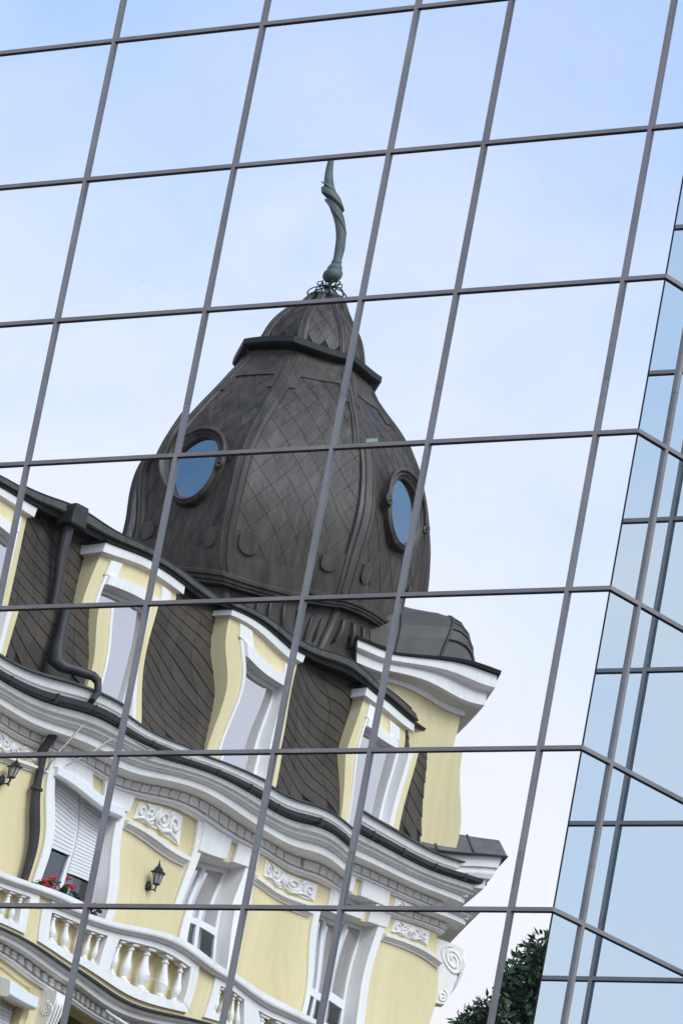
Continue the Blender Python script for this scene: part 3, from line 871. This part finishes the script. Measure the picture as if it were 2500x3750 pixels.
# plain lead apron at the foot and under the collar, with stepped lower edge
for k in (1, 2, 3, 4, 5):
    ap = MB(); n = 8
    def strip(t0f, t1f, za, zb, off):
        m_ = 6
        for j in range(m_):
            u = za+(zb-za)*j/m_; v = za+(zb-za)*(j+1)/m_
            hu, hv = lerp_prof(PROF, u)*S22, lerp_prof(PROF, v)*S22
            P4 = [(t0f*hu, u), (t1f*hu, u), (t1f*hv, v), (t0f*hv, v)]
            i = len(ap.v)
            ap.v += [face_pt(PROF, k, t, z, off) for t, z in P4]+[face_pt(PROF, k, t, z, 0.001) for t, z in P4]
            ap.f += [(i, i+1, i+2, i+3), (i, i+4, i+5, i+1), (i+1, i+5, i+6, i+2), (i+2, i+6, i+7, i+3), (i+3, i+7, i+4, i)]
    strip(-1, 1, 0.02, 0.42, 0.035)
    strip(-1, -0.62, 0.42, 0.78, 0.036); strip(0.62, 1, 0.42, 0.78, 0.036)
    strip(-1, 1, 3.96, 4.44, 0.030); strip(-1, -0.66, 3.68, 3.96, 0.031); strip(0.66, 1, 3.68, 3.96, 0.031)
    ap.build('lead_apron', LEAD, dome)
    for sg in (-1, 1):
        sh = MB(); pts = []
        for i in range(9):
            a = pi+pi*i/8; pts.append((0.13*cos(a), 0.13*sin(a)))
        pts = [(-0.13, 0.16)] + pts + [(0.13, 0.16)]
        pts = [pts[0]] + pts[1:]
        top = [face_pt(PROF, k, sg*0.70+p, 0.55+z_, 0.075) for p, z_ in pts]; bot = [face_pt(PROF, k, sg*0.70+p, 0.55+z_, 0.02) for p, z_ in pts]
        n = len(pts); sh.v = top+bot; sh.f = [tuple(range(n))]+[(i, (i+1) % n, n+(i+1) % n, n+i) for i in range(n)]
        sh.build('shield', LEAD, dome)
# hip ribs: broad lead roll on each edge with two thinner rolls beside it
def ribs(P, parent, wid, zs):
    for k in range(8):
        pts = []
        for z in zs:
            R = lerp_prof(P, z); x, y = octp(R+0.012, k); pts.append((x, y, DZ+z))
        m = MB(); a = radians(22.5+45*k); e = Vector((cos(a), sin(a), 0)); tdir = Vector((-sin(a), cos(a), 0))
        i = len(m.v); sec = [(-wid, -0.10), (-wid*0.9, 0.0), (-wid*0.35, 0.024), (wid*0.35, 0.024), (wid*0.9, 0.0), (wid, -0.10)]
        for p in pts:
            for (u, v) in sec: m.v.append(tuple(Vector(p)+tdir*u+e*v))
        for j in range(len(pts)-1):
            for q in range(5): m.f.append((i+j*6+q, i+j*6+q+1, i+j*6+q+7, i+j*6+q+6))
        r_ = m.build('rib', LEAD, parent)
        m = MB()
        for u in (-wid*0.45, wid*0.45):
            m.tube([tuple(Vector(p)+tdir*u+e*0.026) for p in pts], 0.016, 6)
        m.build('roll', LEAD, parent, smooth=True)
ribs(PROF, dome, 0.13, [0.02+0.15*i for i in range(30)])
ribs(PROF2, cup, 0.085, [4.66+0.1*i for i in range(13)])
# oval windows
def oval(k):
    z = OVZ; c = Vector(face_pt(PROF, k, 0, z, 0.02)); u_ = Vector(face_pt(PROF, k, 0, z+0.2, 0.02))-Vector(face_pt(PROF, k, 0, z-0.2, 0.02)); u_.normalize()
    a = radians(45*k); tdir = Vector((-sin(a), cos(a), 0)); nn = tdir.cross(u_)
    if nn.dot(Vector((cos(a), sin(a), 0))) < 0: nn = -nn
    # stand the window upright a little more than the slope
    u_ = (u_+Vector((0, 0, 0.5))).normalized(); nn = tdir.cross(u_); nn = nn if nn.dot(Vector((cos(a), sin(a), 0))) > 0 else -nn
    N_ = 40
    def ring(m, ra, rb, h0, ra2, rb2, h1):
        i = len(m.v)
        for (x_, y_, h) in ((ra, rb, h0), (ra2, rb2, h1)):
            for j in range(N_):
                t = 2*pi*j/N_; m.v.append(tuple(c+tdir*x_*cos(t)+u_*y_*sin(t)+nn*h))
        for j in range(N_): m.f.append((i+j, i+(j+1) % N_, i+N_+(j+1) % N_, i+N_+j))
    m = MB()
    A_, B_ = OVA, OVB
    ring(m, A_+0.15, B_+0.15, -0.25, A_+0.13, B_+0.13, 0.12); ring(m, A_+0.13, B_+0.13, 0.12, A_+0.07, B_+0.07, 0.17)
    ring(m, A_+0.07, B_+0.07, 0.17, A_+0.03, B_+0.03, 0.12); ring(m, A_+0.03, B_+0.03, 0.12, A_, B_, 0.10); ring(m, A_, B_, 0.10, A_-0.01, B_-0.01, -0.02)
    m.build('oval_window', LEAD, dome, smooth=True, angle=40)
    m = MB(); m.v = [tuple(c+tdir*(A_-0.005)*cos(2*pi*j/N_)+u_*(B_-0.005)*sin(2*pi*j/N_)+nn*0.03) for j in range(N_)]; m.f = [tuple(range(N_))]
    m.build('pane', OGL, dome)
    m = MB(); pts = []
    for j in range(21):                        # eyebrow hood ending in curled ears
        t = pi*j/20; pts.append(tuple(c+tdir*(A_+0.17)*cos(t)+u_*(B_+0.15)*sin(t)+nn*0.16))
    m.tube(pts, 0.04, 8)
    for sg in (-1, 1):
        ce = c+tdir*sg*(A_+0.16)-u_*0.03+nn*0.17
        sp = []
        for j in range(18):
            t = j/17; r_ = 0.10*(1-0.8*t); an = pi/2+sg*-1*2.6*pi*t
            sp.append(tuple(ce+tdir*r_*cos(an)*1.0+u_*r_*sin(an)))
        m.tube(sp, 0.038, 6)
    if k != 5: m.build('window_hood', LEAD, dome, smooth=True)
for k in OVF: oval(k)
# collar and foot mouldings
m = MB(); m.sweep([(-0.30, DZ+4.43), (0.02, DZ+4.43), (0.10, DZ+4.48), (0.20, DZ+4.50), (0.23, DZ+4.53), (0.23, DZ+4.62), (0.19, DZ+4.64), (-0.30, DZ+4.70)], octpath(1.12), True)
m.build('collar', BLK, dome)
m = MB(); m.sweep([(-0.4, DZ-0.14), (0.03, DZ-0.14), (0.04, DZ-0.10), (0.07, DZ-0.09), (0.08, DZ-0.04), (0.12, DZ-0.03), (0.13, DZ+0.02), (0.09, DZ+0.05), (0.02, DZ+0.07), (-0.4, DZ+0.08)], octpath(2.55), True)
m.build('foot_moulding', LEAD, dome)
# drum
m = MB(); oct_shell(m, [(-2.2, 2.38), (-1.0, 2.38), (-0.13, 2.40)], DZ); drum = m.build('drum', LEAD, house)
for k in (1, 2, 3, 4):
    a = radians(45*k); ap_ = 2.38*C22
    for i in range(-3, 4):
        t = i*0.235
        pts = []
        for (dz_, of) in ((-0.30, 0.02), (-0.36, 0.06), (-0.55, 0.075), (-0.72, 0.06), (-0.80, 0.02)):
            pts.append((DC[0]+(ap_+of)*cos(a)-t*sin(a), DC[1]+(ap_+of)*sin(a)+t*cos(a), DZ+dz_))
        mm = MB(); mm.tube(pts, [0.015, 0.028, 0.028, 0.024, 0.012], 8); mm.build('tongue', LEAD, drum, smooth=True)
for k in range(8):
    x, y = octp(2.40, k); mm = MB(); mm.tube([(x, y, DZ-2.0), (x, y, DZ-0.12)], 0.08, 8); mm.build('corner_roll', LEAD, drum, smooth=True)

# ---------------- corner gable over the chamfer, its flank towards the street
GW = 4.6; GT0 = (CH-GW)/2; GT1 = GT0+GW; GD = 2.3
gb = MB(); gz0, gz1 = 24.15, 27.45
P4 = [chp(GT0, 0.0), chp(GT1, 0.0), chp(GT1, -GD), chp(GT0, -GD)]
for i in range(4):
    a, b = P4[i], P4[(i+1) % 4]; gb.quad((*a, gz0), (*b, gz0), (*b, gz1), (*a, gz1))
gab = gb.build('corner_gable', YEL, house)
pth = [chp(GT0, -GD), chp(GT0, 0.0), chp(GT1, 0.0), chp(GT1, -GD)]
m = MB(); m.sweep([(0.0, 27.140), (0.06, 27.150), (0.07, 27.220), (0.12, 27.240), (0.28, 27.270), (0.32, 27.300), (0.32, 27.440), (0.37, 27.460), (0.41, 27.500), (0.41, 27.620), (-0.1, 27.630), (-0.1, 27.140)], pth); m.build('gable_cornice', WHT, gab)
m = MB(); m.sweep([(0.45, 27.632), (0.46, 27.670), (0.1, 27.770), (-0.1, 27.770), (-0.1, 27.632)], pth); m.build('gable_flashing', BLK, gab)
br = MB(); n = 16; rad = GW/2-0.02; tm = (GT0+GT1)/2
SLC = [(-GD, 1.0), (-0.75, 1.0), (-0.52, 0.985), (-0.32, 0.93), (-0.15, 0.83), (0.0, 0.66), (0.10, 0.44), (0.15, 0.2)]   # the roof rounds over at its front
def arc(r, out, hf=1.0):
    L_ = []
    for i in range(n+1):
        t = max(1e-4, min(pi-1e-4, pi*i/n)); p = chp(tm-r*cos(t), out); L_.append((p[0], p[1], 27.70+r*0.62*hf*sin(t)**0.7))
    return L_
for (o0, f0), (o1, f1) in zip(SLC, SLC[1:]):
    A0, A1 = arc(rad, o0, f0), arc(rad, o1, f1)
    for i in range(n): br.quad(A0[i], A0[i+1], A1[i+1], A1[i])
br.quad(*arc(rad, 0.15, 0.2))
bar = br.build('barrel_roof', BRL, gab, smooth=True, angle=30)
for i in range(0, n+1):
    q_ = MB(); q_.tube([arc(rad+0.012, o_, f_)[i] for o_, f_ in SLC[3:]], 0.02, 6); q_.build('rim_rib', LEAD, gab)
for (o_, f_) in (SLC[3], (-1.15, 1.0)):
    q_ = MB(); q_.tube(arc(rad+0.012, o_, f_), 0.024, 6); q_.build('seam', LEAD, gab)
# the entablature breaks forward under the gable and carries a hipped lead shelf
m = MB(); m.sweep([(0.0, 23.45), (0.05, 23.45), (0.06, 23.60), (0.10, 23.62), (0.30, 23.66), (0.32, 23.80), (0.37, 23.82), (0.40, 23.90), (0.40, 23.99), (0.44, 24.01), (0.46, 24.20), (-0.25, 24.20), (-0.25, 23.45)],
                  [chp(-0.1, -0.35), chp(-0.1, 0.34), chp(CH+0.1, 0.34), chp(CH+0.1, -0.35)])
rc = m.build('return_cornice', WHT, house)
dm3 = MB(); dm3.box(-0.05, 0.05, 0.0, 0.10, 0, 0.10); dme3 = dm3.mesh('dentil', WHT)
for i in range(6):
    p = chp(-0.162, -0.25+i*0.13); inst('dentil', dme3, rc, (p[0], p[1], 23.50), (0, 0, pi/4))
sh = MB()
def ring4(t0, t1, o0, o1, z): return [(*chp(t0, o0), z), (*chp(t0, o1), z), (*chp(t1, o1), z), (*chp(t1, o0), z)]
b0, b1, b2 = ring4(-0.62, CH+0.62, -0.5, 0.88, 24.203), ring4(-0.62, CH+0.62, -0.5, 0.88, 24.235), ring4(-0.02, CH+0.02, -0.5, 0.74, 24.64)
for u_, v_ in ((b0, b1), (b1, b2)):
    for i in range(4): sh.quad(u_[i], u_[(i+1) % 4], v_[(i+1) % 4], v_[i])
sh.quad(*b0); sh.quad(*b2)
so = sh.build('lead_shelf', SHLF, house)
for f_ in (0.15, 0.55):
    a, b = chp(-0.62, -0.5+1.38*f_), chp(-0.02, -0.5+1.24*f_)
    q_ = MB(); q_.tube([(*a, 24.24), (*b, 24.645)], 0.02, 6); q_.build('seam', LEAD, so)
q_ = MB(); q_.tube([(*chp(-0.63, -0.4), 24.21), (*chp(-0.63, 0.89), 24.21), (*chp(CH, 0.89), 24.21)], 0.022, 6); q_.build('drip_edge', BLK, so)

# ---------------- finial
FZ = DZ+5.88
m = MB(); m.lathe([(0.34, 0), (0.36, 0.04), (0.33, 0.08), (0.10, 0.14), (0.05, 0.18), (0.05, 0.40)], (DC[0], DC[1], FZ), 16)
fin = m.build('finial', FINI, house, smooth=True, angle=40)
m = MB(); m.lathe([(0.05, 0.40), (0.13, 0.44), (0.20, 0.52), (0.215, 0.60), (0.20, 0.66), (0.165, 0.69), (0.17, 0.72), (0.15, 0.78), (0.115, 0.82), (0.12, 0.87), (0.10, 0.90), (0.115, 1.1), (0.105, 1.35), (0.095, 1.5), (0.085, 1.55), (0.135, 1.60), (0.13, 1.70), (0.09, 1.76), (0.08, 1.85), (0.072, 2.1), (0.062, 2.4), (0.05, 2.60), (0.0, 2.66)], (DC[0], DC[1], FZ), 18)
m.build('spire', FINI, fin, smooth=True, angle=40)
m = MB(); pts = []
for i in range(60):
    t = i/59; a = t*3.2*pi; r_ = 0.095+0.012*t; pts.append((DC[0]+r_*cos(a), DC[1]+r_*sin(a), FZ+1.28+0.55*t))
m.tube(pts, 0.022, 6); m.build('twist_band', FINI, fin, smooth=True)
for k in range(8):
    a = 2*pi*k/8; e = Vector((cos(a), sin(a), 0)); m = MB(); b0 = Vector((DC[0], DC[1], FZ))
    pts = [b0+e*r_+Vector((0, 0, z)) for r_, z in ((0.05, 0.30), (0.12, 0.30), (0.20, 0.27), (0.30, 0.24), (0.37, 0.17), (0.40, 0.08), (0.37, 0.0))]
    m.tube(pts, 0.017, 6)
    pts = [b0+e*r_+Vector((0, 0, z)) for r_, z in ((0.06, 0.24), (0.14, 0.34), (0.19, 0.42), (0.25, 0.40), (0.26, 0.33), (0.22, 0.30))]
    m.tube(pts, 0.015, 6)
    pts = [b0+e*r_+Vector((0, 0, z)) for r_, z in ((0.05, 0.10), (0.12, 0.20), (0.19, 0.19), (0.21, 0.12), (0.16, 0.10))]
    m.tube(pts, 0.014, 6)
    m.build('iron_scroll', IRON, fin, smooth=True)

# ---------------- downpipes, cable, pole on the belt
def pipe(pts, r, lab=None):
    m = MB(); m.tube(pts, r, 10); return m.build('downpipe', PIPE, house, smooth=True, angle=50)
p_ = pipe([(-2.52, 0.12, 19.7), (-2.52, 0.12, 22.95), (-2.52, 0.16, 23.10), (-2.53, 0.25, 23.30), (-2.53, 0.27, 23.395)], 0.062)
for z in (20.9, 22.3):
    m = MB(); m.lathe([(0.09, 0), (0.09, 0.04)], (-2.52, 0.12, z), 12); m.build('clip', PIPE, p_)
p_ = pipe([(-2.66, 0.0, 26.72), (-2.66, -0.02, 26.2), (-2.66, 0.02, 25.4), (-2.66, 0.09, 24.60), (-2.66, 0.12, 24.42), (-2.60, 0.16, 24.36), (-2.34, 0.40, 24.30), (-2.30, 0.50, 24.22), (-2.30, 0.60, 24.02), (-2.50, 0.68, 23.84)], 0.068)
m = MB(); m.box(-2.79, -2.53, -0.10, 0.14, 26.60, 26.84); m.build('rain_hopper', PIPE, p_, bevel=0.02)
m = MB()
m.tube([(-2.4, 0.13, 22.7), (-2.38, 0.30, 23.1), (-2.34, 0.46, 23.4), (-2.28, 0.58, 23.66)], 0.014, 6)
m.tube([(-1.9, 0.12, 22.97), (-1.7, 0.35, 23.25), (-1.5, 0.5, 23.5), (-1.2, 0.62, 23.69), (-0.6, 0.64, 23.66)], 0.012, 6)
m.build('cable', CABL, house, smooth=True)
m = MB(); pts = [(-0.1+0.9*t/10, TO+0.06+0.02*t, 20.2-0.35*(t/10)+0.08*sin(pi*t/10)) for t in range(11)]; m.tube(pts, 0.005, 5); m.build('cable', CABL, house)
m = MB(); m.tube([(-1.05, TO+0.30, 19.50), (-0.95, TO+0.48, 19.40), (-0.78, TO+0.62, 19.29)], [0.02, 0.035, 0.025], 8); m.build('flag_holder', CABL, house)

# ------------------------------------------------------------------ wall lanterns
def to_world(s, o, z): return house.matrix_basis @ Vector((s, o, z))
def lantern(s, z, label):
    r = empty('wall_lantern', to_world(s, 0.0, z), ROT)
    tag(r, label, 'lantern', 'wall lanterns'); r.scale = (0.68, 0.68, 0.68)
    m = MB(); m.lathe([(0.05, -0.30), (0.075, -0.26), (0.085, -0.18), (0.06, -0.08), (0.03, -0.03)], (0, 0.03, 0), 12); m.build('wall_plate', IRON, r, smooth=True)
    m = MB(); m.tube([(0, 0.03, -0.2), (0, 0.10, -0.26), (0, 0.22, -0.27), (0, 0.26, -0.22), (0, 0.26, -0.12)], 0.022, 8); m.lathe([(0.0, -0.34), (0.025, -0.32), (0.02, -0.27)], (0, 0.26, 0), 8); m.build('arm', IRON, r, smooth=True)
    c = (0, 0.26, 0)
    m = MB(); m.lathe([(0.03, -0.14), (0.085, -0.12), (0.09, -0.09), (0.07, -0.07)], c, 6); m.build('base_cup', IRON, r)
    m = MB(); m.lathe([(0.068, -0.08), (0.115, 0.20)], c, 6); m.build('glass_body', AMBR, r)
    m = MB()
    for k in range(6):
        a = 2*pi*k/6; m.tube([(c[0]+0.072*cos(a), c[1]+0.072*sin(a), -0.08), (c[0]+0.12*cos(a), c[1]+0.12*sin(a), 0.20)], 0.010, 5)
    m.build('glazing_bar', IRON, r)
    m = MB(); m.lathe([(0.165, 0.19), (0.17, 0.215), (0.10, 0.27), (0.075, 0.33), (0.035, 0.36), (0.03, 0.40), (0.015, 0.42), (0.012, 0.47), (0.0, 0.50)], c, 6); m.build('lid', IRON, r)
lantern(-3.16, 22.40, 'black wall lantern left of the dark downpipe, beside the shuttered window')
lantern(0.76, 22.14, 'black wall lantern between the shuttered window and the white casement window')

# ------------------------------------------------------------------ geraniums behind the parapet rail
def geranium(s, label, seed, tall):
    rr = random.Random(seed)
    r = empty('geranium_pot', to_world(s, 0.62, 20.42), ROT); tag(r, label, 'potted plant', 'geraniums on the parapet')
    m = MB(); m.lathe([(0.09, 0), (0.13, 0.26), (0.145, 0.26), (0.145, 0.31), (0.12, 0.31)], n=14); m.build('pot', CLAY, r, smooth=True, angle=40)
    lf = MB(); fl_ = MB(); stm = MB()
    for k in range(46):
        a = rr.uniform(0, 6.28); d_ = rr.uniform(0.02, 0.26)**1.0; z = 0.33+rr.uniform(0, 0.30)
        c = Vector((d_*cos(a), d_*sin(a), z)); nn = Vector((rr.gauss(0, .5), rr.gauss(0, .5), 1)).normalized(); u_ = nn.orthogonal().normalized(); v_ = nn.cross(u_); R = rr.uniform(0.035, 0.06)
        i = len(lf.v); lf.v += [tuple(c+u_*R*cos(2*pi*j/7)+v_*R*sin(2*pi*j/7)) for j in range(7)]; lf.f.append(tuple(range(i, i+7)))
    for k in range(5):
        a = rr.uniform(0, 6.28); d_ = rr.uniform(0.05, 0.24); z = rr.uniform(0.50, tall)
        p = Vector((d_*cos(a), d_*sin(a), z)); stm.tube([(p.x*0.4, p.y*0.4, 0.3), tuple(p)], 0.006, 5)
        for q in range(16):
            c = p+Vector((rr.gauss(0, .025), rr.gauss(0, .025), rr.gauss(0, .018))); R = 0.02
            i = len(fl_.v); fl_.v += [tuple(c+Vector((R, 0, 0))), tuple(c+Vector((0, R, 0))), tuple(c+Vector((-R, 0, 0))), tuple(c+Vector((0, -R, 0))), tuple(c+Vector((0, 0, R))), tuple(c+Vector((0, 0, -R)))]
            fl_.f += [(i, i+1, i+4), (i+1, i+2, i+4), (i+2, i+3, i+4), (i+3, i, i+4), (i+1, i, i+5), (i+2, i+1, i+5), (i+3, i+2, i+5), (i, i+3, i+5)]
    lf.build('foliage', GLEAF, r); stm.build('stem', GLEAF, r); fl_.build('blossom', REDF, r)
geranium(-2.55, 'bushy red geranium in a pot next to the dark downpipe', 3, 0.70)
geranium(-2.05, 'tall red geranium on a long stalk behind the rail', 8, 0.85)
geranium(-1.42, 'red geranium in front of the shuttered window, right of the tall one', 5, 0.70)

# ------------------------------------------------------------------ tree beside the house
def flip(v): return Vector((v[0], -v[1], v[2]))
TB = Vector((-16.75, -28.83, 0))
tree = empty('broadleaf_tree', TB); tag(tree, 'dark green broadleaf tree mirrored low beside the glass corner', 'tree')
rr = random.Random(21)
tk = MB()
tk.tube([(0, 0, 0), (0.05, 0, 3), (-0.05, 0.1, 7), (0.05, 0.05, 11), (0.0, 0, 15.0)], [0.32, 0.26, 0.21, 0.14, 0.05], 10)
lobes = []
for k in range(34):
    z = rr.uniform(7.5, 17.6); t = (z-7.5)/10.1
    rad_ = 3.6*sqrt(max(0.05, 1-(t*1.02)**2))*rr.uniform(0.45, 0.85)
    a = rr.uniform(0, 6.28)
    lobes.append((Vector((rad_*cos(a), rad_*sin(a), z)), rr.uniform(0.6, 0.95)))
# the crown's leading shoots
rtw = Vector((rt.x, -rt.y, 0)); 
for (a_, z, r_) in ((0.12, 18.35, 0.50), (0.30, 18.75, 0.36), (-0.05, 18.1, 0.42), (-0.45, 17.75, 0.36), (-0.75, 17.62, 0.28), (0.5, 18.4, 0.6), (0.9, 17.9, 0.8), (0.15, 17.7, 0.65), (-0.3, 17.25, 0.55), (-0.8, 17.1, 0.45), (0.2, 17.0, 0.8)):
    lobes.append((rtw*(a_)+Vector((0, 0, z)), r_))
for c, r_ in lobes:
    z0 = max(5.0, c.z-2.5)
    tk.tube([(0, 0, z0), tuple(c*0.5+Vector((0, 0, z0*0.5))+Vector((0, 0, 0.1))), tuple(c)], [0.09, 0.05, 0.015], 6)
tk.build('trunk', BARK, tree, smooth=True)
lv = MB()
for c, r_ in lobes:
    for q in range(int(2300*r_*r_*1.6)):
        d_ = Vector((rr.gauss(0, 1), rr.gauss(0, 1), rr.gauss(0, 1))).normalized()*r_*(rr.random()**0.45)
        p = c+Vector((d_.x, d_.y, d_.z*0.85))
        ax = (d_*0.8+Vector((rr.gauss(0, .5), rr.gauss(0, .5), rr.gauss(0, .5)-0.1))).normalized(); sd_ = ax.orthogonal().normalized()
        sd_ = (Matrix.Rotation(rr.uniform(0, 6.28), 3, ax) @ sd_)
        L = rr.uniform(0.09, 0.16); Wd = L*0.2
        i = len(lv.v); lv.v += [tuple(p), tuple(p+ax*L*0.45+sd_*Wd), tuple(p+ax*L), tuple(p+ax*L*0.45-sd_*Wd)]; lv.f.append((i, i+1, i+2, i+3))
me = bpy.data.meshes.new('crown'); me.from_pydata(lv.v, [], lv.f); me.materials.append(LEAF)
link(bpy.data.objects.new('crown', me), tree)

# ------------------------------------------------------------------ a distant bird
b = MB(); b.tube([(-0.28, 0, 0), (-0.1, 0, 0.02), (0.1, 0, 0.02), (0.24, 0, 0.04)], [0.01, 0.07, 0.07, 0.02], 8)
for sg in (-1, 1):
    b.quad((-0.06, 0, 0.05), (0.12, 0, 0.05), (0.06, sg*0.34, 0.16), (-0.06, sg*0.5, 0.10))
    b.quad((-0.06, sg*0.5, 0.10), (0.06, sg*0.34, 0.16), (-0.02, sg*0.72, 0.04))
b.v = [tuple(0.5*q for q in v) for v in b.v]
bo_ = b.build('bird', IRON, loc=(31.37408-972.4, 32.84844-1042.4, 1.6+466.8)); tag(bo_, 'tiny dark bird flying in the reflected sky', 'bird')
cop.build('coping', MULL, office)
